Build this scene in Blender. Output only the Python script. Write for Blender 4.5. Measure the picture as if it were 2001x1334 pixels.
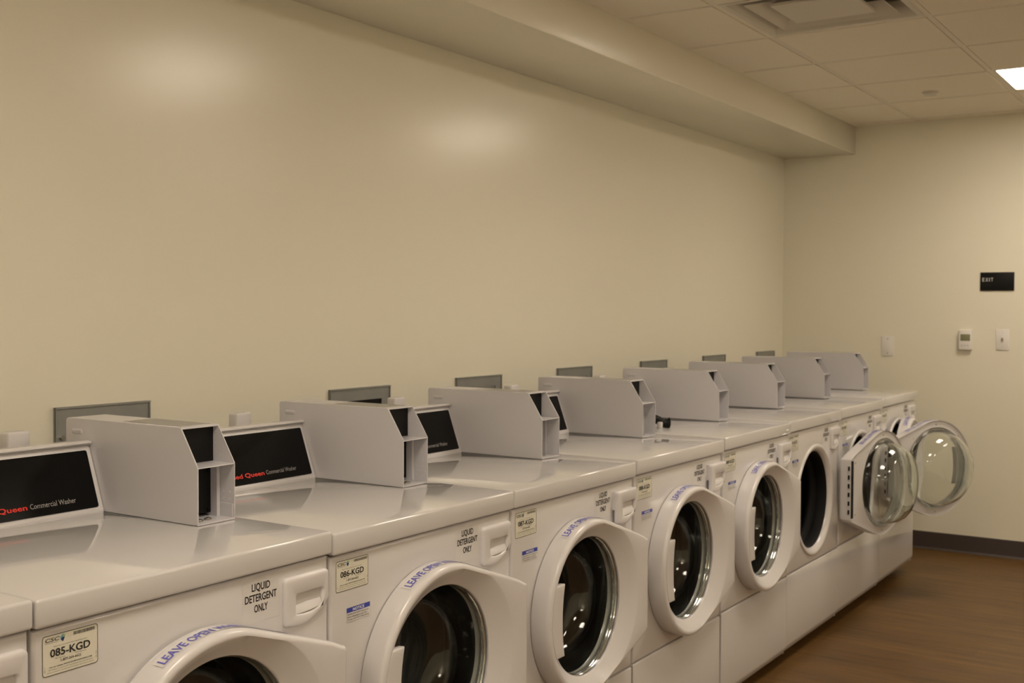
import bpy, bmesh, math, random
from mathutils import Vector, Matrix
PI = math.pi
random.seed(4)
scene = bpy.context.scene
for o in list(bpy.data.objects):
    bpy.data.objects.remove(o, do_unlink=True)
C = scene.collection

# ------------------------------------------------------------ camera, world, exposure
cam_data = bpy.data.cameras.new('camera')
cam = bpy.data.objects.new('camera', cam_data)
C.objects.link(cam)
CX, CY, CZ, YAW, PITCH, ROLL, FPX = -1.7532, -1.6034, 1.4756, 0.9869, -0.0283, 0.0044, 2207.45
fw = Vector((math.sin(YAW)*math.cos(PITCH), math.cos(YAW)*math.cos(PITCH), math.sin(PITCH)))
rt = Vector((math.cos(YAW), -math.sin(YAW), 0))
up = rt.cross(fw)
r2 = rt*math.cos(ROLL)+up*math.sin(ROLL)
u2 = -rt*math.sin(ROLL)+up*math.cos(ROLL)
cam.matrix_world = Matrix(((r2.x, u2.x, -fw.x, CX), (r2.y, u2.y, -fw.y, CY), (r2.z, u2.z, -fw.z, CZ), (0, 0, 0, 1)))
cam_data.sensor_width = 36
cam_data.lens = FPX/2001*36
cam_data.clip_start = 0.05
cam_data.dof.use_dof = True
cam_data.dof.focus_distance = 2.25
cam_data.dof.aperture_fstop = 8.5
scene.camera = cam
world = bpy.data.worlds.new('world')
scene.world = world
world.use_nodes = True
world.node_tree.nodes['Background'].inputs[0].default_value = (1, .85, .65, 1)
world.node_tree.nodes['Background'].inputs[1].default_value = 0.02
scene.view_settings.view_transform = 'Standard'
scene.view_settings.look = 'None'
scene.view_settings.gamma = 1
scene.view_settings.exposure = 1.12
LIGHT_RGB = (1.0, 0.865, 0.70)
LIGHT_POWER = 7.5
LAMP_W = 1.6

# ------------------------------------------------------------ dimensions
W = 0.69
H = 1.012
XR, XL, YW, YF, ZC = 5.51, -3.3, 1.04, -4.4, 2.655
YS, ZS = 0.568, 2.4766
ZD = 0.64          # door centre height

# ------------------------------------------------------------ materials
def mat(name, col, rough=0.5, metal=0.0, ior=1.5, spec=0.5, coat=0.0, bump=None, emit=None, vary=None):
    m = bpy.data.materials.new(name); m.use_nodes = True
    nt = m.node_tree; b = nt.nodes['Principled BSDF']
    b.inputs['Base Color'].default_value = (*col, 1)
    b.inputs['Roughness'].default_value = rough
    b.inputs['Metallic'].default_value = metal
    b.inputs['IOR'].default_value = ior
    b.inputs['Specular IOR Level'].default_value = spec
    b.inputs['Coat Weight'].default_value = coat
    if emit:
        b.inputs['Emission Color'].default_value = (*emit[0], 1)
        b.inputs['Emission Strength'].default_value = emit[1]
    if bump or vary:
        tc = nt.nodes.new('ShaderNodeTexCoord')
    if bump:
        n = nt.nodes.new('ShaderNodeTexNoise'); n.inputs['Scale'].default_value = bump[0]; n.inputs['Detail'].default_value = 3
        nt.links.new(tc.outputs['Object'], n.inputs['Vector'])
        bp = nt.nodes.new('ShaderNodeBump'); bp.inputs['Strength'].default_value = bump[1]; bp.inputs['Distance'].default_value = bump[2]
        nt.links.new(n.outputs['Fac'], bp.inputs['Height']); nt.links.new(bp.outputs[0], b.inputs['Normal'])
    if vary:
        n = nt.nodes.new('ShaderNodeTexNoise'); n.inputs['Scale'].default_value = vary[0]; n.inputs['Detail'].default_value = 4
        nt.links.new(tc.outputs['Object'], n.inputs['Vector'])
        mx = nt.nodes.new('ShaderNodeMix'); mx.data_type = 'RGBA'
        mx.inputs['A'].default_value = (*col, 1); mx.inputs['B'].default_value = (*vary[1], 1)
        nt.links.new(n.outputs['Fac'], mx.inputs['Factor']); nt.links.new(mx.outputs['Result'], b.inputs['Base Color'])
    return m

WALL = (0.82, 0.79, 0.665)
M = {}
M['wall'] = mat('wall_paint', WALL, 0.24, spec=0.66, bump=(140, 0.04, 0.0015), vary=(1.3, (0.835, 0.80, 0.675)))
M['ceil'] = mat('ceiling_tile', (0.87, 0.81, 0.69), 0.9, spec=0.2, bump=(320, 0.25, 0.002))
M['tbar'] = mat('ceiling_bar', (0.80, 0.745, 0.63), 0.6)
M['gap'] = mat('shadow_gap', (0.10, 0.09, 0.07), 0.9)
M['white'] = mat('white_enamel', (0.64, 0.622, 0.62), 0.10, coat=0.3, bump=(45, 0.015, 0.001))
M['top'] = mat('worktop_enamel', (0.60, 0.588, 0.585), 0.012, spec=0.55, coat=0.4)
M['plastic'] = mat('white_plastic', (0.65, 0.632, 0.635), 0.22)
M['box'] = mat('coin_box_enamel', (0.60, 0.588, 0.615), 0.27, bump=(260, 0.03, 0.0006))
M['black'] = mat('black_plate', (0.003, 0.003, 0.003), 0.5, spec=0.25)
M['panel'] = mat('black_gloss_panel', (0.003, 0.003, 0.003), 0.2, spec=0.2)
M['rubber'] = mat('dark_rubber', (0.004, 0.004, 0.0045), 0.7, spec=0.25)
M['lcd'] = mat('lcd', (0.22, 0.22, 0.13), 0.25)
M['drum'] = mat('shaded_drum_steel', (0.006, 0.006, 0.006), 0.5, metal=0.2)  # steel coloured near black: the drum's inner shade is in the base colour
M['steel'] = mat('galvanised_steel', (0.42, 0.43, 0.42), 0.42, metal=0.6, bump=(60, 0.08, 0.001), vary=(9, (0.26, 0.27, 0.27)))
M['chrome'] = mat('screw_metal', (0.5, 0.48, 0.45), 0.25, metal=1.0)
M['greylabel'] = mat('grey_plate', (0.30, 0.29, 0.27), 0.5, vary=(60, (0.36, 0.35, 0.32)))
M['paper'] = mat('sticker_paper', (0.70, 0.68, 0.575), 0.4)
M['clearpaper'] = mat('clear_sticker', (0.655, 0.638, 0.625), 0.2)
M['ink'] = mat('ink_black', (0.02, 0.02, 0.02), 0.5)
M['inkgrey'] = mat('ink_dark_grey', (0.10, 0.10, 0.09), 0.5)
M['blue'] = mat('ink_blue', (0.03, 0.05, 0.36), 0.4)
M['violet'] = mat('ink_violet', (0.12, 0.12, 0.48), 0.4)
M['teal'] = mat('ink_teal', (0.12, 0.34, 0.52), 0.4)
M['green'] = mat('ink_green', (0.30, 0.50, 0.20), 0.4)
M['navy'] = mat('ink_navy', (0.02, 0.04, 0.14), 0.4)
M['inkwhite'] = mat('ink_white', (0.8, 0.8, 0.8), 0.4)
M['red'] = mat('ink_red', (0.75, 0.035, 0.02), 0.4)
M['grey'] = mat('ink_grey', (0.30, 0.29, 0.28), 0.4)
M['plate'] = mat('switch_plate_plastic', (0.80, 0.775, 0.74), 0.3)
M['base'] = mat('vinyl_base', (0.060, 0.045, 0.042), 0.5)
M['light'] = mat('light_diffuser', (0.8, 0.8, 0.8), 0.5, emit=(LIGHT_RGB, LIGHT_POWER))
M['trimwhite'] = mat('painted_metal_white', (0.66, 0.62, 0.54), 0.45)
g = bpy.data.materials.new('door_glass_clear'); g.use_nodes = True
gb = g.node_tree.nodes['Principled BSDF']
gb.inputs['Base Color'].default_value = (0.93, 0.97, 0.93, 1)
gb.inputs['Roughness'].default_value = 0.0
gb.inputs['IOR'].default_value = 1.47
gb.inputs['Transmission Weight'].default_value = 1.0
M['glass'] = g

def floor_mat():
    m = bpy.data.materials.new('wood_look_vinyl'); m.use_nodes = True
    nt = m.node_tree; b = nt.nodes['Principled BSDF']
    tc = nt.nodes.new('ShaderNodeTexCoord')
    mp = nt.nodes.new('ShaderNodeMapping'); mp.inputs['Rotation'].default_value = (0, 0, PI/2)
    nt.links.new(tc.outputs['Object'], mp.inputs['Vector'])
    br = nt.nodes.new('ShaderNodeTexBrick')
    br.inputs['Scale'].default_value = 1.0; br.inputs['Brick Width'].default_value = 1.22; br.inputs['Row Height'].default_value = 0.152
    br.inputs['Mortar Size'].default_value = 0.0012; br.inputs['Bias'].default_value = 0
    br.inputs['Color1'].default_value = (0.122, 0.063, 0.0165, 1); br.inputs['Color2'].default_value = (0.152, 0.082, 0.023, 1)
    br.inputs['Mortar'].default_value = (0.09, 0.048, 0.018, 1)
    nt.links.new(mp.outputs[0], br.inputs['Vector'])
    st = nt.nodes.new('ShaderNodeMapping'); st.inputs['Scale'].default_value = (14, 1.1, 1)
    nt.links.new(tc.outputs['Object'], st.inputs['Vector'])
    n = nt.nodes.new('ShaderNodeTexNoise'); n.inputs['Scale'].default_value = 2.2; n.inputs['Detail'].default_value = 7; n.inputs['Roughness'].default_value = 0.62
    nt.links.new(st.outputs[0], n.inputs['Vector'])
    cr = nt.nodes.new('ShaderNodeValToRGB')
    cr.color_ramp.elements[0].position = 0.3; cr.color_ramp.elements[0].color = (0.56, 0.52, 0.48, 1)
    cr.color_ramp.elements[1].position = 0.7; cr.color_ramp.elements[1].color = (1.28, 1.28, 1.28, 1)
    nt.links.new(n.outputs['Fac'], cr.inputs[0])
    mx = nt.nodes.new('ShaderNodeMix'); mx.data_type = 'RGBA'; mx.blend_type = 'MULTIPLY'; mx.inputs['Factor'].default_value = 1
    nt.links.new(br.outputs['Color'], mx.inputs['A']); nt.links.new(cr.outputs[0], mx.inputs['B'])
    nt.links.new(mx.outputs['Result'], b.inputs['Base Color'])
    b.inputs['Roughness'].default_value = 0.42; b.inputs['Specular IOR Level'].default_value = 0.4
    bp = nt.nodes.new('ShaderNodeBump'); bp.inputs['Strength'].default_value = 0.15; bp.inputs['Distance'].default_value = 0.001
    nt.links.new(n.outputs['Fac'], bp.inputs['Height']); nt.links.new(bp.outputs[0], b.inputs['Normal'])
    return m
M['floor'] = floor_mat()

# ------------------------------------------------------------ geometry helpers
def to_mesh(name, bm, mats, smooth=40):
    bmesh.ops.recalc_face_normals(bm, faces=bm.faces[:])
    me = bpy.data.meshes.new(name)
    bm.to_mesh(me); bm.free()
    for m in (mats if isinstance(mats, (list, tuple)) else [mats]):
        me.materials.append(M[m])
    if smooth:
        for p in me.polygons: p.use_smooth = True
        try: me.set_sharp_from_angle(angle=math.radians(smooth))
        except Exception: pass
    return me

def link(name, me, parent=None, loc=(0, 0, 0), rotz=0.0):
    o = bpy.data.objects.new(name, me); C.objects.link(o)
    o.location = loc; o.rotation_euler = (0, 0, rotz)
    if parent is not None: o.parent = parent
    return o

def obj(name, bm, m, parent=None, loc=(0, 0, 0), rotz=0.0, smooth=40):
    return link(name, to_mesh(name, bm, m, smooth), parent, loc, rotz)

def empty(name, loc, label, cat, group=None, rotz=0.0):
    o = bpy.data.objects.new(name, None); C.objects.link(o); o.location = loc; o.rotation_euler = (0, 0, rotz)
    o.empty_display_size = 0.05
    return tag(o, label, cat, group)

def tag(o, label, cat, group=None):
    o['label'] = label; o['category'] = cat
    if group: o['group'] = group
    return o

def struct(o):
    o['kind'] = 'structure'; return o

def box(bm, a, b, bev=0.0, seg=2, mi=0):
    x0, y0, z0 = a; x1, y1, z1 = b
    vs = [bm.verts.new(v) for v in ((x0,y0,z0),(x1,y0,z0),(x1,y1,z0),(x0,y1,z0),(x0,y0,z1),(x1,y0,z1),(x1,y1,z1),(x0,y1,z1))]
    fs = [bm.faces.new([vs[i] for i in f]) for f in ((0,3,2,1),(4,5,6,7),(0,1,5,4),(1,2,6,5),(2,3,7,6),(3,0,4,7))]
    for f in fs: f.material_index = mi
    if bev:
        es = list({e for f in fs for e in f.edges})
        r = bmesh.ops.bevel(bm, geom=es, offset=bev, segments=seg, affect='EDGES', profile=0.5)
        for f in r['faces']: f.material_index = mi
    return bm

def nb(): return bmesh.new()

def bx(a, b, bev=0.0, seg=2): return box(nb(), a, b, bev, seg)

def prism(bm, pts, axis, a, b, mi=0):
    """extrude a 2D outline along axis (0=x: pts are (y,z); 1=y: pts are (x,z); 2=z: pts are (x,y))"""
    def P(p, t):
        if axis == 0: return (t, p[0], p[1])
        if axis == 1: return (p[0], t, p[1])
        return (p[0], p[1], t)
    va = [bm.verts.new(P(p, a)) for p in pts]; vb = [bm.verts.new(P(p, b)) for p in pts]
    n = len(pts); fs = [bm.faces.new(va), bm.faces.new(vb[::-1])]
    for i in range(n):
        fs.append(bm.faces.new((va[i], va[(i+1) % n], vb[(i+1) % n], vb[i])))
    for f in fs: f.material_index = mi
    return fs

def revolve(bm, prof, cx, cz, n=96, mi=0, closed=False, cap=False):
    """revolve (r, y) profile about an axis along y through (cx, cz)"""
    loops = []
    for r, y in prof:
        if r < 1e-6: loops.append([bm.verts.new((cx, y, cz))])
        else: loops.append([bm.verts.new((cx+r*math.cos(2*PI*k/n), y, cz+r*math.sin(2*PI*k/n))) for k in range(n)])
    pairs = list(zip(loops, loops[1:]))
    if closed: pairs.append((loops[-1], loops[0]))
    for A, B in pairs:
        for k in range(n):
            k2 = (k+1) % n
            if len(A) == 1 and len(B) == 1: continue
            if len(A) == 1: f = bm.faces.new((A[0], B[k2], B[k]))
            elif len(B) == 1: f = bm.faces.new((A[k], A[k2], B[0]))
            else: f = bm.faces.new((A[k], A[k2], B[k2], B[k]))
            f.material_index = mi
    return loops

def disc_z(bm, cx, cy, z0, z1, r, n=32, mi=0):
    prism(bm, [(cx+r*math.cos(2*PI*k/n), cy+r*math.sin(2*PI*k/n)) for k in range(n)], 2, z0, z1, mi)

def disc_y(bm, cx, cz, y0, y1, r, n=20, mi=0):
    prism(bm, [(cx+r*math.cos(2*PI*k/n), cz+r*math.sin(2*PI*k/n)) for k in range(n)], 1, y0, y1, mi)

def loft(bm, loops, mi=0):
    for A, B in zip(loops, loops[1:]):
        n = len(A)
        for k in range(n):
            f = bm.faces.new((A[k], A[(k+1) % n], B[(k+1) % n], B[k])); f.material_index = mi

def rrect(x0, z0, x1, z1, r, seg=5):
    out = []
    for cx, cz, a0 in ((x1-r, z0+r, -PI/2), (x1-r, z1-r, 0), (x0+r, z1-r, PI/2), (x0+r, z0+r, PI)):
        for k in range(seg+1):
            a = a0+k*PI/2/seg; out.append((cx+r*math.cos(a), cz+r*math.sin(a)))
    return out

_tc = {}
def text_geo(s, bold=False):
    """triangulated 2D letter shapes of a string: verts, faces, width (cap height = 1)"""
    key = (s, bold)
    if key not in _tc:
        cu = bpy.data.curves.new('t', 'FONT'); cu.body = s; cu.size = 1.0; cu.resolution_u = 3
        cu.offset = 0.022 if bold else 0.004
        o = bpy.data.objects.new('t', cu); C.objects.link(o)
        dg = bpy.context.evaluated_depsgraph_get(); dg.update()
        me = bpy.data.meshes.new_from_object(o.evaluated_get(dg))
        vs = [(v.co.x, v.co.y) for v in me.vertices]; fs = [tuple(p.vertices) for p in me.polygons]
        bpy.data.objects.remove(o); bpy.data.curves.remove(cu); bpy.data.meshes.remove(me)
        x0 = min(v[0] for v in vs); x1 = max(v[0] for v in vs)
        cap = 0.73
        vs = [((x-x0)/cap, y/cap) for x, y in vs]
        _tc[key] = (vs, fs, (x1-x0)/cap)
    return _tc[key]

def put_text(bm, s, fn, x, z, h, width=None, mi=0, bold=False, center=False, slant=0.0):
    """lay a string with cap height h, starting (or centred) at x, baseline z; fn maps (u, v) to 3D"""
    vs, fs, w = text_geo(s, bold)
    sx = h if width is None else width/w
    off = x - (w*sx/2 if center else 0)
    bv = [bm.verts.new(fn(off+a*sx+slant*b*h, z+b*h)) for a, b in vs]
    for f in fs:
        try: bm.faces.new([bv[i] for i in f]).material_index = mi
        except ValueError: pass

def flat(y): return lambda u, v: (u, y, v)

def rect2(bm, fn, x0, z0, x1, z1, mi=0):
    f = bm.faces.new([bm.verts.new(fn(*p)) for p in ((x0,z0),(x1,z0),(x1,z1),(x0,z1))]); f.material_index = mi

# ------------------------------------------------------------ room shell
def room():
    T = 0.12
    struct(obj('floor', bx((XL-T, YF-T, -0.1), (XR+T, YW+T, 0)), 'floor', smooth=0))
    struct(obj('wall_back', bx((XL-T, YW, 0), (XR+T, YW+T, ZC+.2)), 'wall', smooth=0))
    struct(obj('wall_right', bx((XR, YF-T, 0), (XR+T, YW, ZC+.2)), 'wall', smooth=0))
    struct(obj('wall_left', bx((XL-T, YF-T, 0), (XL, YW, ZC+.2)), 'wall', smooth=0))
    struct(obj('wall_front', bx((XL, YF-T, 0), (XR, YF, ZC+.2)), 'wall', smooth=0))
    struct(obj('trim_1', bx((XL, YS, ZS), (XR, YW, ZC+.15), 0.004), 'wall', smooth=30))   # dropped soffit over the machines
    bm = nb()
    prism(bm, [(XR, 0.0), (XR-.012, 0.0), (XR-.010, .006), (XR-.004, .012), (XR-.003, .105), (XR, .108)], 1, YF, YW)
    struct(obj('baseboard_right', bm, 'base'))
    # suspended ceiling: tiles, bars
    xs = []; x = 2.9445
    while x > XL: x -= 0.61
    while x < XR+.61:
        xs.append(x); x += 0.61
    ys = [YS, 0.172, -0.483]; y = -0.483
    while y > YF: y -= 0.61; ys.append(y)
    g_ = 0.015
    lights = light_cells(xs)
    bmt = nb(); bmb = nb()
    for j in range(len(ys)-1):
        y1, y0 = ys[j], max(ys[j+1], YF)
        yy1 = y1 - (0.004 if j == 0 else g_)
        for i in range(len(xs)-1):
            x0, x1 = max(xs[i], XL), min(xs[i+1], XR)
            if x1-x0 < .05: continue
            key = (round(xs[i], 2), j)
            if key in lights: continue
            box(bmt, (x0+g_, y0+g_, ZC-.005), (x1-g_, yy1, ZC+.02), 0.002, 1)
    bms = nb()
    box(bms, (XL, YF, ZC+.12), (XR, YS, ZC+.15))
    struct(obj('ceiling', bmt, 'ceil', smooth=0))
    struct(obj('ceiling.001', bms, 'gap', smooth=0))
    for x in xs:
        if XL < x < XR: box(bmb, (x-.012, YF, ZC-.002), (x+.012, YS, ZC+.03))
    for y in ys[1:-1]: box(bmb, (XL, y-.012, ZC-.0022), (XR, y+.012, ZC+.03))
    box(bmb, (XR-.022, YF, ZC-.003), (XR, YS, ZC)); box(bmb, (XL, YS-.022, ZC-.0032), (XR, YS, ZC))
    struct(obj('trim_2', bmb, 'tbar', smooth=0))
    return xs, ys

def light_cells(xs):
    out = {}
    for i, x in enumerate(xs):
        n = round((x-2.9445)/.61)
        if (n-2) % 4 == 0:
            out[(round(x, 2), 2)] = 'near'
            out[(round(x, 2), 6)] = 'far'
        if n == -1: out[(round(x, 2), 1)] = 'diffuser'
    return out

XS, YS_ = room()

def ceiling_light(x0, y0, x1, y1, label):
    t = empty('ceiling_light', ((x0+x1)/2, (y0+y1)/2, ZC), label, 'light', 'square ceiling lights')
    hx, hy = (x1-x0)/2-.012, (y1-y0)/2-.012
    bm = nb()
    w = 0.012
    for a, b in (((-hx, -hy), (hx, -hy+w)), ((-hx, hy-w), (hx, hy)), ((-hx, -hy+w), (-hx+w, hy-w)), ((hx-w, -hy+w), (hx, hy-w))):
        box(bm, (a[0], a[1], -.002), (b[0], b[1], .04))
    obj('frame', bm, 'trimwhite', t, smooth=0)
    obj('diffuser', bx((-hx+w, -hy+w, .004), (hx-w, hy-w, .012)), 'light', t, smooth=0)
    L = bpy.data.lights.new('panel_lamp', 'AREA'); L.shape = 'RECTANGLE'; L.size = 2*(hx-w-.01); L.size_y = 2*(hy-w-.01)
    L.energy = LAMP_W; L.color = LIGHT_RGB; L.spread = math.radians(140)
    lo = bpy.data.objects.new('panel_lamp', L); C.objects.link(lo); lo.parent = t; lo.location = (0, 0, .002)
cells = light_cells(XS)
for i, x in enumerate(XS[:-1]):
    for j in (2, 6):
        if (round(x, 2), j) in cells and x > XL:
            lab = 'square white ceiling light panel lit above the aisle' if j == 2 else 'square white ceiling light panel lit behind the camera'
            if j == 2:
                if x > 3.5: lab = 'lit square ceiling light at the right edge, near the exit sign wall'
                elif x > 1: lab = 'lit square ceiling light nearest above the middle of the washer row'
                else: lab = 'lit square ceiling light over the near end of the aisle'
            ceiling_light(x, YS_[j+1], x+.61, YS_[j], lab)

def diffuser():
    cx, cy = 2.9445-.305, (0.172-0.483)/2
    t = empty('air_diffuser', (cx, cy, ZC), 'square white metal air diffuser with nested louvres in the ceiling grid', 'vent')
    def sq(bm, spec, mi=0):
        loops = []
        for hx, hy, z in spec:
            loops.append([bm.verts.new(p) for p in ((-hx,-hy,z),(hx,-hy,z),(hx,hy,z),(-hx,hy,z))])
        loft(bm, loops, mi); return loops
    a, b = .293, .316
    bm = nb(); sq(bm, [(a, b, -.003), (a, b, -.0035), (a-.022, b-.022, -.004), (a-.045, b-.045, .03), (a-.06, b-.06, .055), (a-.058, b-.058, .058), (a-.02, b-.02, .003), (a, b, -.003)])
    obj('frame', bm, 'trimwhite', t, smooth=0)
    for s, z in ((.225, .0), ):
        bm = nb(); sq(bm, [(s, s+.015, z-.001), (s-.035, s-.02, z+.028), (s-.06, s-.045, z+.05), (s-.058, s-.043, z+.053), (s-.034, s-.018, z+.031), (s-.001, s+.014, z+.001), (s, s+.015, z-.001)])
        obj('louvre', bm, 'trimwhite', t, smooth=0)
    bm = nb(); l = sq(bm, [(.148, .158, .0), (.15, .16, .002), (.15, .16, .012), (.11, .12, .04)]); bm.faces.new(l[0]); bm.faces.new(l[-1])
    obj('centre_plate', bm, 'trimwhite', t, smooth=0)
    bm = nb(); box(bm, (-.25, -.27, .075), (.25, .27, .085))
    for a_, b_ in (((-.27,-.29),(-.265,.29)), ((.265,-.29),(.27,.29)), ((-.265,-.29),(.265,-.285)), ((-.265,.285),(.265,.29))):
        box(bm, (a_[0], a_[1], .02), (b_[0], b_[1], .085))
    obj('duct', bm, 'trimwhite', t, smooth=0)
    bm = nb(); box(bm, (-.20, -.22, .066), (.20, .22, .072)); obj('duct_shade_backing', bm, 'black', t, smooth=0)  # black sheet painted in for the darkness up inside the duct
diffuser()
bm = nb(); disc_z(bm, 0, 0, -.022, -.005, .036); disc_z(bm, 0, 0, -.009, -.003, .044)
tag(obj('sprinkler_cap', bm, 'trimwhite', None, (4.558, -.112, ZC)), 'small round white sprinkler cover plate on a ceiling tile near the exit sign wall', 'sprinkler cover')

# ------------------------------------------------------------ right wall fittings (x = XR, facing -x)
def wallbox(y0, y1, z0, z1, d, bev=.003): return bx((-d, y0, z0), (0, y1, z1), bev)
def exit_sign():
    t = empty('exit_sign', (XR, -.291, 1.656), 'small black exit sign plate with white raised lettering on the right wall', 'sign')
    obj('plate', wallbox(-.0955, .0955, -.0555, .0555, .008, .002), 'black', t)
    fn = lambda u, v: (-.0095, -u, v)
    bm = nb(); x_ = -.082
    for ch, w_ in (('E', .0115), ('X', .0145), ('I', .0032), ('T', .0125)):
        put_text(bm, ch, fn, x_, .001, .0225, w_); x_ += w_+.0062
    obj('lettering', bm, 'inkwhite', t, smooth=0)
    bm = nb()
    for i, (u, v) in enumerate([(0,0),(.004,.004),(.014,0),(.018,.004),(.014,-.004),(.028,.0),(.028,.004),(.04,.004),(.044,0),(.04,-.004)]):
        disc_pts = [(-.0095, -(-.08+u+.001*math.cos(a*PI/3)), -.022+v+.001*math.sin(a*PI/3)) for a in range(6)]
        bm.faces.new([bm.verts.new(p) for p in disc_pts])
    obj('braille_dots', bm, 'inkgrey', t, smooth=0)
exit_sign()
def thermostat():
    t = empty('thermostat', (XR, -.118, 1.304), 'white wall thermostat with grey display left of the light switch', 'thermostat')
    bm = nb(); box(bm, (-.030, -.038, -.062), (0, .038, .060), .006, 3)
    obj('housing', bm, 'plate', t)
    obj('display', wallbox(-.030, .026, -.006, .034, .0312, .001), 'lcd', t)
    bm = nb()
    for k in (-1, 0, 1): box(bm, (-.032, -.016*k-.005, -.038), (-.03, -.016*k+.005, -.030), .001, 1)
    obj('button_row', bm, 'plastic', t)
thermostat()
def switch():
    t = empty('light_switch', (XR, -.326, 1.308), 'white toggle light switch with small lever on the right wall', 'light switch')
    obj('plate', wallbox(-.037, .037, -.063, .063, .006, .003), 'plate', t)
    bm = nb(); box(bm, (-.0075, -.008, -.015), (-.005, .008, .015), .001, 1); obj('toggle_bezel', bm, 'trimwhite', t)
    bm = nb(); prism(bm, [(-.006,-.007),(-.020,.002),(-.021,.008),(-.006,.006)], 1, -.004, .004); obj('toggle', bm, 'greylabel', t)
    for z in (-.042, .042): obj('screw', bx((-.0072, -.003, z-.003), (-.006, .003, z+.003), .001, 1), 'trimwhite', t)
switch()
def blank():
    t = empty('blank_plate', (XR, .349, 1.256), 'white blank wall plate with two screws above the far washers', 'wall plate')
    obj('plate', wallbox(-.037, .037, -.062, .062, .006, .003), 'plate', t)
    for z in (-.045, .045):
        bm = nb(); box(bm, (-.0075, -.0035, z-.0035), (-.006, .0035, z+.0035), .001, 1); obj('screw', bm, 'greylabel', t)
blank()

# ------------------------------------------------------------ steel outlet boxes on the back wall
def outlet_box(x0, x1, zt, label, dark, parts=True):
    w = x1-x0; h = .24
    t = empty('wall_outlet_box', (x0, YW, zt-h), label, 'outlet box', 'steel outlet boxes on the back wall')
    bm = nb(); d = .010; e = .045
    # flange frame round a recessed opening, with thin folded lip
    for a, b in (((0, 0), (w, e)), ((0, h-e), (w, h)), ((0, e), (e, h-e)), ((w-e, e), (w, h-e))):
        box(bm, (a[0], -d, a[1]), (b[0], -d+.003, b[1]))
    box(bm, (0, -d-.006, h-.004), (w, -.0005, h)); box(bm, (0, -d-.006, 0), (w, -.0005, .004))
    box(bm, (0, -d-.004, .004), (.004, -.0005, h-.004)); box(bm, (w-.004, -d-.004, .004), (w, -.0005, h-.004))
    obj('flange', bm, 'steel', t, smooth=0)
    bm = nb(); box(bm, (e-.004, -.006, e-.004), (w-e+.004, -.001, h-e+.004))
    obj('recess', bm, 'black' if dark else 'steel', t, smooth=0)
    if parts:
        for xx in (.018, w-.018):
            bm = nb(); disc_y(bm, xx, h-.08, -d-.006, -d, .006); obj('screw', bm, 'chrome', t)
outs = [(.057, .36, 1.212), (1.111, 1.427, 1.199), (1.839, 2.153, 1.205), (2.611, 2.92, 1.211), (3.435, 3.734, 1.213), (4.214, 4.524, 1.216), (5.039, 5.336, 1.216)]
names = ['nearest and widest', 'second nearest, its recess dark', 'third', 'fourth', 'fifth', 'sixth', 'farthest']
plate_lab = ['grey steel wall box behind washer 085, nearest and largest of the row',
             'grey steel wall box with dark recess behind the coin box of washer 086',
             'grey steel wall box above the coin box of washer 087',
             'grey steel wall box above the coin box of washer 088',
             'grey steel wall box on the wall above the fifth coin box from the left',
             'small grey steel wall box above the sixth coin box from the left',
             'farthest and smallest grey steel wall box, near the room corner']
for k, (a, b, z) in enumerate(outs):
    outlet_box(a, b, z, plate_lab[k], k == 1, k < 3)

# ------------------------------------------------------------ washer parts (local: left front corner at floor, y into the machine)
DCX = 0.345                 # door centre x
YP = 0.012                  # front panel plane
_cache = {}
DOOR_KEYS = ('door', 'dh', 'dg', 'hng', 'ws', 'wst')
PIVX = .030
PIV = .030                   # hinge pin stands this far in front of the worktop edge
def cached(key, fn):
    if key not in _cache:
        _cache[key] = fn()
        if key in DOOR_KEYS: _cache[key].transform(Matrix.Translation((PIVX, PIV, 0)))
    return _cache[key]

def m_cabinet():
    bm = nb(); x0, x1, y1, z0, z1 = .004, W-.004, .735, .046, .9635
    box(bm, (x0, .022, z0), (x0+.002, y1, z1)); box(bm, (x1-.002, .022, z0), (x1, y1, z1))
    box(bm, (x0+.002, y1-.002, z0), (x1-.002, y1, z1)); box(bm, (x0+.002, .03, z0), (x1-.002, y1-.002, z0+.002))
    return to_mesh('cabinet', bm, 'white', 0)
def m_top():
    bm = nb(); box(bm, (.0015, 0, .9645), (W-.0015, .742, H), .006, 4)
    return to_mesh('top_panel', bm, 'top', 60)
def m_foot():
    bm = nb(); disc_z(bm, 0, 0, 0, .012, .022); disc_z(bm, 0, 0, .012, .047, .009)
    return to_mesh('foot', bm, 'rubber')
def m_lower():
    bm = nb(); prism(bm, [(YP+.004, .3665), (.032, .3665), (.032, .047), (.028, .045), (.021, .056), (YP+.002, .070), (YP, .078), (YP, .3625), (YP+.0012, .3653)], 0, .003, W-.003)
    bmesh.ops.bevel(bm, geom=[e for e in bm.edges if abs(e.verts[0].co.x-e.verts[1].co.x) < 1e-6], offset=.0012, segments=2, affect='EDGES')
    return to_mesh('lower_panel', bm, 'white', 60)
def m_undershade():
    bm = nb(); box(bm, (.03, .09, .018), (W-.03, .70, .047)); return to_mesh('under_shade_block', bm, 'black', 0)  # black block added to stand for the shadow under the washer
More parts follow.
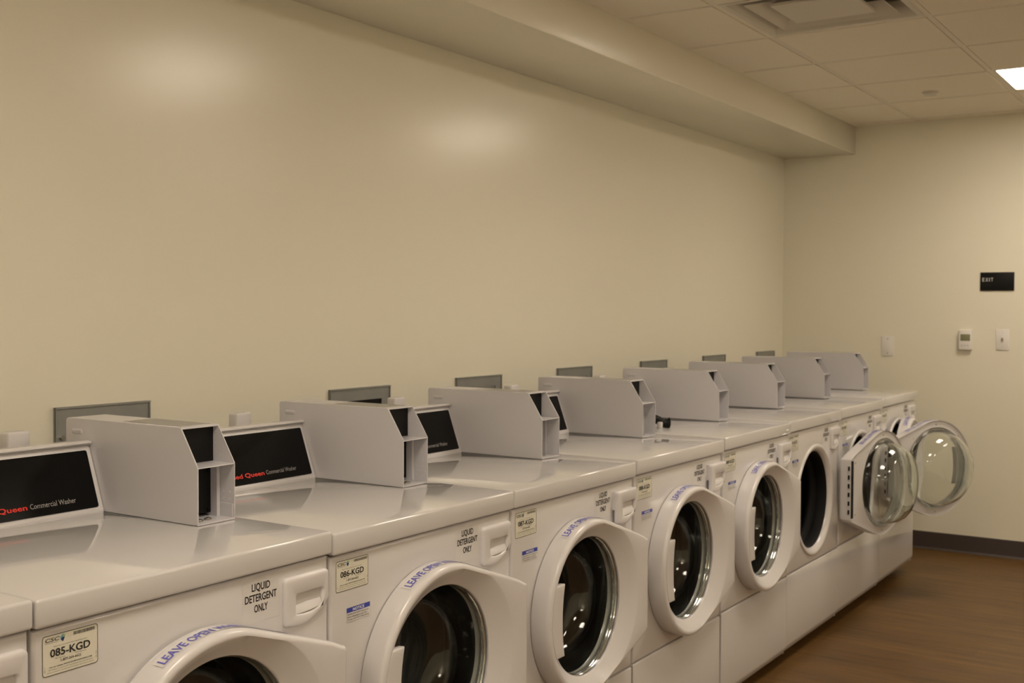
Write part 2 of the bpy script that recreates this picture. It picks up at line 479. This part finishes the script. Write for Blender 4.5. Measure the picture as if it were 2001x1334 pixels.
def m_front():
    bm = nb(); x0, x1, z0, z1 = .003, W-.003, .3705, .9600
    n = 128; R = .2440
    angs = [2*PI*k/n for k in range(n)]
    for cx_, cz_ in ((x0, z0), (x1, z0), (x1, z1), (x0, z1)): angs.append(math.atan2(cz_-ZD, cx_-DCX) % (2*PI))
    angs = sorted(angs)
    def rect(inset, a):
        dx, dz = math.cos(a), math.sin(a); t = 1e9
        if dx > 1e-9: t = min(t, (x1-inset-DCX)/dx)
        if dx < -1e-9: t = min(t, (x0+inset-DCX)/dx)
        if dz > 1e-9: t = min(t, (z1-inset-ZD)/dz)
        if dz < -1e-9: t = min(t, (z0+inset-ZD)/dz)
        return DCX+dx*t, ZD+dz*t
    loops = []
    for ins, y in ((0, .032), (0, .019), (.0012, .0155), (.004, .0128), (.007, YP)):
        loops.append([bm.verts.new((*(lambda p: (p[0], y, p[1]))(rect(ins, a)),)) for a in angs])
    for r, y in ((R+.004, YP), (R, YP), (R, .03)):
        loops.append([bm.verts.new((DCX+r*math.cos(a), y, ZD+r*math.sin(a))) for a in angs])
    loft(bm, loops)
    return to_mesh('front_panel', bm, 'white', 40)
def m_lip():
    bm = nb()
    revolve(bm, [(.2445, YP+.0005), (.2435, .008), (.241, .0055), (.236, .0045), (.228, .007), (.219, .013), (.213, .021), (.212, .026)], DCX, ZD, 128)
    return to_mesh('door_opening_ring', bm, 'plastic', 60)
def m_gasket():
    bm = nb()
    revolve(bm, [(.212, .026), (.2075, .030), (.207, .048), (.203, .06), (.206, .075), (.196, .082), (.187, .088), (.184, .10), (.19, .112), (.2, .118), (.245, .122), (.25, .13)], DCX, ZD, 96)
    return to_mesh('gasket', bm, 'rubber', 60)
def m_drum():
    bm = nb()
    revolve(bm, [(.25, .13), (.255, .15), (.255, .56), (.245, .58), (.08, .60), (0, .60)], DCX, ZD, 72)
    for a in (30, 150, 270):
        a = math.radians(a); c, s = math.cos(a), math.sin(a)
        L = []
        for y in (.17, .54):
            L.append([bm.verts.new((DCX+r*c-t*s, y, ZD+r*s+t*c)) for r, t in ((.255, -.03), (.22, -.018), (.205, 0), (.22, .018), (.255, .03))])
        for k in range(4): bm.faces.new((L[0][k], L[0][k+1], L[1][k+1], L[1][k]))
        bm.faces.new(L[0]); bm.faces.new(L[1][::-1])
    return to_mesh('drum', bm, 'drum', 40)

# drawer with scooped grip
def m_drawer():
    bm = nb(); x0, x1, z0, z1 = .553, .682, .838, .936
    def outline(i):
        pts = []
        r = .010
        # rounded corners; bottom edge bows down, lower right corner rises
        for cx_, cz_, a0, rr in ((x1-r, z1-r, 0, r), (x0+r, z1-r, PI/2, r), (x0+r, z0+r, PI, r)):
            for k in range(6):
                a = a0+k*PI/10; pts.append((cx_+(rr-i)*math.cos(a), cz_+(rr-i)*math.sin(a)))
        m = 14
        for k in range(1, m):
            t = k/m; x = x0+r+(x1-x0-r)*t
            pts.append((x-(i if t > .9 else 0), z0-.004*math.sin(PI*min(1, t*1.6))+.030*max(0, t-.45)**1.7/.36+i))
        pts.append((x1-i, z0+.036+i))
        return pts
    hx0, hx1, hz0, hz1 = .584, .664, .858, .900
    def hole(i, lift=0):
        pts = []
        for cx_, cz_, a0 in ((hx1-.006, hz1-.006, 0), (hx0+.006, hz1-.006, PI/2), (hx0+.006, hz0+.006, PI)):
            for k in range(6):
                a = a0+k*PI/10; pts.append((cx_+(.006-i)*math.cos(a), cz_+(.006-i)*math.sin(a)))
        for k in range(1, 15):
            t = k/14; pts.append((hx0+.006+(hx1-hx0-.006)*t-(i if t > .9 else 0), hz0-.003*math.sin(PI*t)+i+lift+.010*t**3))
        return pts
    O = lambda pts, y: [bm.verts.new((p[0], y, p[1])) for p in pts]
    loops = [O(outline(0), .006), O(outline(0), -.0015), O(outline(.0015), -.005), O(outline(.005), -.0068), O(outline(.010), -.0072),
             O(hole(-.003), -.0072), O(hole(0), -.0058), O(hole(.002), 0.0), O(hole(.003), .016)]
    loft(bm, loops)
    # scoop: the floor of the grip ramps out from the deep top edge to the bottom edge
    bm.faces.new(loops[-1])
    prev = None
    for k in range(7):
        t_ = k/6; y = -.0060+.020*t_**1.5; z = hz0+.001+(hz1-hz0-.008)*t_
        row = [bm.verts.new((hx0+.0022+(hx1-hx0-.0044)*j/6, y+.0005*abs(j-3), z+.006*(1-t_)*(j/6)**2)) for j in range(7)]
        if prev:
            for j in range(6): bm.faces.new((prev[j], prev[j+1], row[j+1], row[j]))
        prev = row
    # drawer body behind the face
    box(bm, (x0+.001, .004, z0+.042), (x1-.001, .022, z1-.002))
    return to_mesh('detergent_drawer', bm, 'plastic', 50)

def m_console():
    bm = nb(); x0, x1 = .022, W-.1315
    prof = [(.574, 0), (.573, .004), (.577, .010), (.6275, .1475), (.6300, .1497), (.6285, .1510), (.6205, .1520), (.6165, .1550), (.6170, .1585), (.6205, .1602), (.628, .1608), (.678, .1560), (.688, .153), (.691, .146), (.691, 0)]
    n = len(prof)
    def L(x, ins):
        cy, cz = .66, .09
        return [bm.verts.new((x, y+(cy-y)*ins, z+(cz-z)*ins*.8 if z > .002 else z)) for y, z in prof]
    loops = [L(x0, .05), L(x0+.003, .012), L(x0+.008, 0), L(x1-.008, 0), L(x1-.003, .012), L(x1, .05)]
    loft(bm, loops); bm.faces.new(loops[0]); bm.faces.new(loops[-1][::-1])
    return to_mesh('control_console', bm, 'plastic', 50)
CN = Vector((0, -.136, .049)).normalized()     # console face normal
CD = Vector((0, .049, .136)).normalized()      # up the console face
def console_fn(off):
    def f(u, v):
        p = Vector((u, .577, .010))+CD*v+CN*off
        return (p.x, p.y, p.z)
    return f
def m_cpanel():
    bm = nb(); fa, fb = console_fn(.0005), console_fn(.0016)
    pts = rrect(.050, .004, W-.1450, .1365, .005)
    A = [bm.verts.new(fa(*p)) for p in pts]; B = [bm.verts.new(fb(*p)) for p in pts]
    loft(bm, [A, B]); bm.faces.new(B)
    return to_mesh('display_panel', bm, 'panel', 0)
def m_name_red():
    bm = nb(); put_text(bm, 'Speed Queen', console_fn(.0022), W-.455, .0215, .0115, .136, bold=True)
    return to_mesh('lettering', bm, 'red', 0)
def m_name_grey():
    bm = nb(); put_text(bm, 'Commercial Washer', console_fn(.0022), W-.312, .0215, .0120, .112)
    return to_mesh('lettering', bm, 'grey', 0)
def m_cap():
    bm = nb(); box(bm, (.443, .765, .10), (.500, .80, .183), .006, 3)
    box(bm, (.450, .737, .0), (.493, .790, .105))
    return to_mesh('rear_cover', bm, 'plastic')

# coin box, local z from the worktop
BX0, BX1, BYF, BYB, BH, KZ, KY = W-.1303, W-.0247, .2659, .7174, .2071, .1249, .051
def m_coin():
    bm = nb(); t = .0025
    side = [(BYF, .001), (BYF, KZ), (BYF+KY, BH-.003), (BYF+KY+.003, BH), (BYB-.006, BH), (BYB, BH-.006), (BYB, .001)]
    for a, b in ((BX0, BX0+t), (BX1-t, BX1)): prism(bm, side, 0, a, b)
    box(bm, (BX0+t, BYF+KY+.001, BH-.004), (BX1-t, BYB-.004, BH-.0002)); box(bm, (BX0+t, BYB-t, .001), (BX1-t, BYB, BH-.003))
    box(bm, (BX0+t, BYF+.0005, .001), (BX1-t, BYB-t, .004))
    # pressed slot on the near side and small plug on top
    # folded right-hand inner liner
    box(bm, (BX1-t-.0015, BYF+.006, .004), (BX1-t, BYF+.075, .034)); box(bm, (BX1-t-.010, BYF+.045, .004), (BX1-t-.0015, BYF+.075, KZ-.004))
    bmesh.ops.bevel(bm, geom=[e for e in bm.edges if e.calc_length() > .03 and all(abs(v.co.x-BX0) < 1e-5 or abs(v.co.x-BX1) < 1e-5 for v in e.verts)], offset=.0009, segments=2, affect='EDGES')
    for y, z in ((.285, .135), (.30, .16), (.325, .19), (.31, .14), (.325, .165), (.28, .06), (.30, .06), (.28, .045), (.30, .045), (.28, .02), (.30, .02), (.28, .10), (.30, .10)):
        x = BX1-.0025-(.0015 if z < .034 else 0)
        L = [[bm.verts.new((x-h, y+r*math.cos(k*PI/4), z+r*math.sin(k*PI/4))) for k in range(8)] for r, h in ((.0013, -.0003), (.0010, .0006))]
        loft(bm, L); bm.faces.new(L[-1])
    return to_mesh('coin_box', bm, 'box', 0)
def m_coin_shelf():
    bm = nb(); box(bm, (BX0+.0026, BYF+.0005, KZ-.003), (BX1-.0026, BYF+.07, KZ-.0005), .0005, 1); return to_mesh('shelf', bm, 'box', 0)
def m_coin_back():
    bm = nb(); box(bm, (BX0+.003, .333, KZ), (BX1-.003, .336, BH-.004)); box(bm, (BX0+.003, .331, .012), (BX1-.012, .334, KZ-.003))
    box(bm, (BX1-.022, .328, .012), (BX1-.016, .333, .022)); box(bm, (BX1-.022, .328, .10), (BX1-.016, .333, .112))
    return to_mesh('lock_plate', bm, 'black', 0)
def m_coin_bolts():
    bm = nb(); disc_z(bm, BX0+.052, BYF+.028, .004, .0075, .009, 6); disc_z(bm, BX0+.052, BYF+.028, .0075, .0095, .005)
    return to_mesh('bolt', bm, 'chrome')
def m_coin_plate():
    bm = nb(); box(bm, (BX0+.020, .340, BH-.0002), (BX1-.006, .532, BH+.0006)); return to_mesh('top_label', bm, 'greylabel', 0)
def m_coin_slot():
    bm = nb()
    L = []
    for d, x in ((0, BX0-.0003), (.0025, BX0-.002), (.005, BX0-.0024)):
        L.append([bm.verts.new((x, p[0], p[1])) for p in rrect(.655+d, .171+d, .695-d, .184-d, .0068-d)])
    loft(bm, L); bm.faces.new(L[-1])
    return to_mesh('pressed_slot', bm, 'box')
# ---- door, local origin on the hinge line at door centre height; closed door reaches to -x
DX = -(W-.004-DCX)          # door centre x in door coordinates
TIPX, TIPZ = .338, .143
def hull_outline(R, ins, n=120):
    """points round the ring and out to the two corners of the hinge wedge; constant count"""
    r = R-ins; tx, tz = TIPX-ins, TIPZ-ins*.5; cr = .012
    d = math.hypot(tx, tz); at = math.acos(min(1, r/d))+math.atan2(tz, tx)
    pts = []
    for k in range(n):
        a = at+(2*PI-2*at)*k/(n-1); pts.append((r*math.cos(a), r*math.sin(a)))
    def seg(p, q, m, incl=False):
        for k in range(1, m+1 if incl else m): pts.append((p[0]+(q[0]-p[0])*k/m, p[1]+(q[1]-p[1])*k/m))
    a_end = pts[-1]
    lo = (tx-.004, -tz); 
    seg(a_end, (tx-cr, -tz-(a_end[1]+tz)*0+(-(abs(a_end[1])-tz))*cr/(tx-a_end[0])), 10, True)
    for k in range(1, 5):
        a = -PI/2*1.15+k*(PI/2*1.15)/4; pts.append((tx-cr+cr*math.cos(a), -tz+cr*.6+cr*.6*math.sin(a)))
    seg((tx, -tz+cr*.6), (tx, tz-cr*.6), 12, True)
    for k in range(0, 4):
        a = k*(PI/2*1.15)/4; pts.append((tx-cr+cr*math.cos(a+.15), tz-cr*.6+cr*.6*math.sin(a+.15)))
    p0 = pts[0]
    q = (tx-cr, tz+(p0[1]-tz)*cr/(tx-p0[0])); seg(q, p0, 10)
    return pts
def m_door():
    bm = nb(); R = .249
    N = len(hull_outline(R, 0))
    O = lambda ins, y: [bm.verts.new((DX+p[0], y, p[1])) for p in hull_outline(R, ins)]
    base = hull_outline(R, 0)
    ang = [math.atan2(p[1], p[0]) for p in base]
    # the crest and glass loops keep the angular order of the outline
    def ring(rf, y, wedge=0.0, yw=0.0):
        out = []
        for a, lim in zip(ang, [math.hypot(*p) for p in base]):
            c = max(0, math.cos(a))
            r = rf+wedge*c**1.5
            if rf > .228: r = min(r, lim-.013)
            out.append(bm.verts.new((DX+r*math.cos(a), y+yw*c**1.5, r*math.sin(a))))
        return out
    y0 = .002
    loops = [ring(.214, y0+.003), O(.022, y0), O(.006, y0), O(.003, .0085), O(.0005, .0098), O(0, .008), O(0, -.034), O(.0008, -.0405), O(.0035, -.0455), O(.008, -.0482), O(.0115, -.0487),
             ring(.2345, -.0488, .036), ring(.2315, -.0480, .036), ring(.217, -.0375, .018), ring(.2035, -.0270, .006), ring(.1985, -.0240, .002), ring(.1965, -.0225), ring(.1955, -.019), ring(.2, -.010), ring(.214, -.004), ring(.214, y0+.003)]
    loft(bm, loops)
    bmesh.ops.remove_doubles(bm, verts=bm.verts[:], dist=1e-6)
    for x, z in ((-.035, .10), (-.035, -.10), (-.06, .12), (-.06, -.12)): disc_y(bm, x, z, y0-.001, y0+.002, .0045, 16, 1)
    for a in range(45, 360, 45):
        a = math.radians(a); disc_y(bm, DX+.2275*math.cos(a), .2275*math.sin(a), y0-.001, y0+.002, .0035, 16, 1)
    return to_mesh('door', bm, ['plastic', 'greylabel'], 50)
def m_handle():
    bm = nb(); R1 = .2315
    zt_, zb_ = .100, -.098
    def sec(y, grow, xin):
        pts = []
        m = 14
        for k in range(m+1):
            z = zb_-grow+(zt_-zb_+2*grow)*k/m
            pts.append((-math.sqrt(max(1e-6, R1**2-z*z)), z))
        q = []
        for k in range(m+1):
            z = zt_+grow-(zt_-zb_+2*grow)*k/m
            q.append((xin-.012*(1-(z/.1)**2), z))
        return [bm.verts.new((DX+p[0], y, p[1])) for p in pts+q]
    loops = [sec(-.020, -.006, -.163), sec(-.030, -.002, -.165), sec(-.0460, 0, -.167), sec(-.0487, -.0015, -.1685), sec(-.0494, -.004, -.171)]
    loft(bm, loops); bm.faces.new(loops[-1]); bm.faces.new(loops[0][::-1])
    return to_mesh('door_handle', bm, 'plastic', 50)
def m_glass():
    bm = nb()
    prof = [(.1955, -.0175), (.213, -.006), (.213, .003), (.205, .005), (.199, .010), (.196, .020), (.190, .050), (.180, .080), (.166, .102), (.150, .115), (.128, .1225), (.10, .125), (.05, .1235), (0, .123),
            (0, .1185), (.05, .119), (.098, .1203), (.124, .118), (.146, .1105), (.161, .0985), (.175, .0775), (.185, .049), (.191, .0195), (.1925, .008), (.192, -.012)]
    L = revolve(bm, prof, DX, 0, 96)
    for k in range(96): bm.faces.new((L[-1][k], L[-1][(k+1) % 96], L[0][(k+1) % 96], L[0][k]))
    bmesh.ops.remove_doubles(bm, verts=bm.verts[:], dist=1e-6)
    return to_mesh('door_glass', bm, 'glass', 60)
def m_hinge():
    bm = nb()
    box(bm, (-.034, -.004, -.132), (-.010, .0075, .132), .001, 1)
    for z in (-.11, -.07, -.03, .01, .05, .09):
        box(bm, (.001, -.002, z), (.0045, .006, z+.02), .0005, 1)
    return to_mesh('hinge', bm, 'rubber', 0)
# warning text wrapped round the rim
def rim_fn(a0, off):
    def f(u, v):
        # u: arc length clockwise from a0; v: depth towards the machine
        R = .249
        d = math.hypot(TIPX, TIPZ); at = math.acos(R/d)+math.atan2(TIPZ, TIPX)
        a = a0-u/R
        if a >= at: p = (R*math.cos(a), R*math.sin(a)); n = (math.cos(a), math.sin(a))
        else:
            s = (at-a)*R; n = (math.cos(at), math.sin(at)); p = (R*n[0]+s*n[1], R*n[1]-s*n[0])
        return (DX+p[0]+n[0]*off, v, p[1]+n[1]*off)
    return f
A0 = math.radians(119)
def m_warn():
    bm = nb(); fn = rim_fn(A0, .0009); n = 40
    A = [bm.verts.new(fn(-.006+.34*k/n, -.0315)) for k in range(n+1)]; B = [bm.verts.new(fn(-.006+.34*k/n, -.0015)) for k in range(n+1)]
    for k in range(n): bm.faces.new((A[k], A[k+1], B[k+1], B[k]))
    return to_mesh('warning_sticker', bm, 'clearpaper', 0)
def m_warntext():
    bm = nb(); put_text(bm, 'LEAVE OPEN WHEN NOT IN USE', rim_fn(A0, .0016), 0, -.0285, .021, .325, bold=True)
    return to_mesh('lettering', bm, 'violet', 0)

# ---- stickers on the front panel
def m_liquid_sheet():
    bm = nb(); rect2(bm, flat(YP-.0004), .447, .866, .543, .945); return to_mesh('detergent_sticker', bm, 'clearpaper', 0)
def m_liquid_text():
    bm = nb(); f = flat(YP-.0009)
    put_text(bm, 'LIQUID', f, .4955, .9275, .0150, .0485, center=True, bold=True)
    put_text(bm, 'DETERGENT', f, .4955, .9065, .0150, .084, center=True, bold=True)
    put_text(bm, 'ONLY', f, .4955, .8855, .0150, .036, center=True, bold=True)
    return to_mesh('lettering', bm, 'ink', 0)
def m_notice_sheet():
    bm = nb(); rect2(bm, flat(YP-.0004), .054, .811, .130, .842); rect2(bm, flat(YP-.0006), .054, .8315, .130, .842, 1)
    for a in ((.054, .811, .130, .8114), (.054, .811, .0544, .842), (.1296, .811, .130, .842)): rect2(bm, flat(YP-.0006), *a, 2)
    return to_mesh('notice_sticker', bm, ['clearpaper', 'blue', 'grey'], 0)
def m_notice_text():
    bm = nb(); f = flat(YP-.001)
    put_text(bm, 'NOTICE', f, .092, .8338, .0062, .037, 0, True, True)
    for s, z, w in (('DOOR LOCK LIGHT must go out', .8260, .068), ('before attempting to open door.', .8205, .064), ('To open, push door in then pull out.', .8150, .070)):
        put_text(bm, s, f, .0565, z, .0031, w, 1, True)
    return to_mesh('lettering', bm, ['inkwhite', 'inkgrey'], 0)
def m_label_sheet():
    bm = nb(); f = flat(YP-.0004)
    bm.faces.new([bm.verts.new(f(*p)) for p in rrect(.0200, .8815, .1240, .9475, .005)])
    o = [bm.verts.new(flat(YP-.0007)(*p)) for p in rrect(.0200, .8815, .1240, .9475, .005)]
    i = [bm.verts.new(flat(YP-.0007)(*p)) for p in rrect(.0210, .8825, .1230, .9465, .0042)]
    n0 = len(bm.faces); loft(bm, [o, i], 1)
    return to_mesh('machine_label', bm, ['paper', 'ink'], 0)
def m_label_text(num):
    def fn():
        bm = nb(); f = flat(YP-.0010)
        put_text(bm, 'CSC', f, .0245, .9370, .0062, .026, 1, True, slant=.25)
        put_text(bm, 'SERVICEWORKS', f, .0250, .9342, .0012, .024, 1)
        # faceted arrow-like emblem in four colours
        ex, ez = .0575, .9392
        for pts, mi in (([(0, .0062), (-.0048, .0012), (-.0005, .0008)], 2), ([(0, .0062), (.0042, .0042), (.0036, .0002), (-.0005, .0008)], 4), ([(-.0048, .0012), (-.0040, -.0022), (-.0005, .0008)], 2),
                        ([(-.0040, -.0022), (.0002, -.0068), (-.0005, .0008)], 3), ([(-.0005, .0008), (.0002, -.0068), (.0036, .0002)], 3)):
            bm.faces.new([bm.verts.new(f(ex+a, ez+b)) for a, b in pts]).material_index = mi
        rnd = random.Random(num); x = .0770
        while x < .1180:
            w = rnd.choice((.0004, .0007, .0011)); rect2(bm, f, x, .9385, x+w, .9440, 1); x += w+rnd.choice((.0004, .0006, .0009))
        put_text(bm, 'Please have this number when requesting service', f, .0715, .9272, .0017, .062, 1, center=True)
        put_text(bm, '%03d-KGD' % num, f, .0715, .9115, .0128, .0750, 0, True, center=True)
        put_text(bm, 'For Service:', f, .0435, .9070, .0021, .018, 1); put_text(bm, 'Para Servicio:', f, .0810, .9075, .0021, .020, 1)
        put_text(bm, '1-877-264-6622', f, .0725, .9010, .0042, .038, 1, True, center=True)
        put_text(bm, 'Visit our website: WWW.CSCSERVICEWORKS.COM', f, .0720, .8942, .0024, .080, 1, True, center=True)
        put_text(bm, 'This machine is owned by CSC ServiceWorks and cannot be moved', f, .0720, .8902, .0017, .084, 1, center=True)
        put_text(bm, 'without permission. Unauthorized removal or tampering is unlawful.', f, .0720, .8862, .0017, .088, 1, center=True)
        fv = lambda u, v: (.0270-v, YP-.0010, u)
        put_text(bm, 'REV 17', fv, .8890, .0020, .0018, .009, 1)
        fv2 = lambda u, v: (.1220-v, YP-.0010, u)
        put_text(bm, 'LBL 1060', fv2, .8900, .0010, .0018, .012, 1)
        return to_mesh('lettering', bm, ['ink', 'inkgrey', 'teal', 'navy', 'green'], 0)
    return fn

def washer(i, num, dx, dz, label, door_deg, detail, drawer_out=0.0):
    x0 = i*W+dx
    t = empty('washing_machine', (x0, 0, 0), label, 'washing machine', 'white coin washers in a row along the wall')
    P = lambda name, key, fn, par=None, loc=(0, 0, 0), rz=0: link(name, cached(key, fn), par or t, loc, rz)
    P('cabinet', 'cab', m_cabinet, loc=(0, 0, dz))
    P('top_panel', 'top', m_top, loc=(0, 0, dz))
    for a, b in ((.07, .16), (W-.07, .16), (.07, .66), (W-.07, .66)):
        P('foot', 'foot', m_foot, loc=(a, b, 0))
    P('under_shade_block', 'bf', m_undershade, loc=(0, 0, dz))
    P('lower_panel', 'low', m_lower, loc=(0, 0, dz))
    P('front_panel', 'front', m_front, loc=(0, 0, dz))
    P('door_opening_ring', 'lip', m_lip, loc=(0, 0, dz))
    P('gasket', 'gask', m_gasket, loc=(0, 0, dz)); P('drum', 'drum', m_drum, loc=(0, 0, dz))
    P('detergent_drawer', 'drawer', m_drawer, loc=(0, .010-drawer_out, dz))
    con = P('control_console', 'con', m_console, loc=(0, 0, H+dz))
    P('display_panel', 'cpan', m_cpanel, con)
    if detail:
        P('lettering', 'nred', m_name_red, con)['label'] = 'red maker name lettering'
        P('lettering', 'ngrey', m_name_grey, con)['label'] = 'grey lettering reading Commercial Washer'
    P('rear_cover', 'rcap', m_cap, loc=(0, 0, H+dz-.005))
    cb = P('coin_box', 'coin', m_coin, loc=(0, 0, H+dz))
    P('shelf', 'csh', m_coin_shelf, cb); P('lock_plate', 'cbk', m_coin_back, cb)
    P('top_label', 'cpl', m_coin_plate, cb)
    if detail:
        P('pressed_slot', 'cslot', m_coin_slot, cb);
        P('bolt', 'cbolt', m_coin_bolts, cb); P('bolt', 'cbolt', m_coin_bolts, cb, (-.027, -.004, 0))
    d = P('door', 'door', m_door, loc=(W-.004-PIVX, -PIV, ZD+dz+(.010 if door_deg > 90 else 0)), rz=math.radians(door_deg))
    P('door_handle', 'dh', m_handle, d); P('door_glass', 'dg', m_glass, d)
    P('hinge', 'hng', m_hinge, d)
    ws = P('warning_sticker', 'ws', m_warn, d); P('lettering', 'wst', m_warntext, d)['label'] = 'blue warning lettering on the door rim'
    P('detergent_sticker', 'lq', m_liquid_sheet, loc=(0, 0, dz)); 
    s = [o for o in t.children if o.name.startswith('detergent_sticker')][0]
    P('lettering', 'lqt', m_liquid_text, s)
    s = P('notice_sticker', 'nt', m_notice_sheet, loc=(0, 0, dz)); P('lettering', 'ntt', m_notice_text, s)
    s = P('machine_label', 'ml', m_label_sheet, loc=(0, 0, dz)); P('lettering', 'mlt%d' % num, m_label_text(num), s)
    return t

rows = [
    (-2, 84, 0, .003, 'white front-loading washer cut off at the bottom left corner of the photo', 0, True, .0),
    (-1, 85, 0, 0, 'white front-loading washer labelled 085-KGD, door slightly ajar', 0.9, True, .0),
    (0, 86, 0, -.007, 'white front-loading washer labelled 086-KGD, dark round door closed', 0, True, .0),
    (1, 87, 0, -.007, 'white front-loading washer labelled 087-KGD with closed door', 0, True, .012),
    (2, 88, .004, -.003, 'white front-loading washer labelled 088-KGD with closed door', 0, True, .014),
    (3, 89, .012, .002, 'white closed front-loading washer just left of the first one with its door open', 0, True, .012),
    (4, 90, .006, .006, 'white front-loading washer with door swung wide open, black drum hole in full view', 170, False, .0),
    (5, 91, 0, .010, 'white front-loading washer, second from the far end, its clear round door open into the aisle', 150, False, .0),
    (6, 92, 0, .015, 'white front-loading washer at the far end of the row, door ajar', 4.5, False, .0),
]
for r in rows: washer(*r)

# small black piece with white end lying on the worktop beside the fourth coin box
def black_piece():
    t = empty('plastic_cap', (2.262, .335, H+.002), 'small black plastic cap with white end lying on the worktop beside a coin box', 'cap')
    bm = nb(); pts = [(-.046, .0, .036, .014), (-.035, 0, .036, .016), (-.018, 0, .029, .015), (-.004, 0, .019, .015), (.012, 0, .019, .018), (.022, 0, .021, .021), (.025, 0, .0215, .015)]
    loops = []
    for k, (x, y, z, r) in enumerate(pts):
        loops.append([bm.verts.new((x+.35*r*math.sin(a)*(1 if k < 5 else 0), y+r*math.cos(a), z+r*math.sin(a))) for a in [2*PI*q/20 for q in range(20)]])
    loft(bm, loops); bm.faces.new(loops[0][::-1]); bm.faces.new(loops[-1])
    obj('cap_body', bm, 'black', t, rotz=math.radians(-50))
    bm = nb(); disc_z(bm, 0, 0, 0, .026, .011); bmesh.ops.bevel(bm, geom=bm.edges[:], offset=.002, segments=2, affect='EDGES')
    obj('end_plug', bm, 'plastic', t, loc=(-.029, .002, 0))
black_piece()
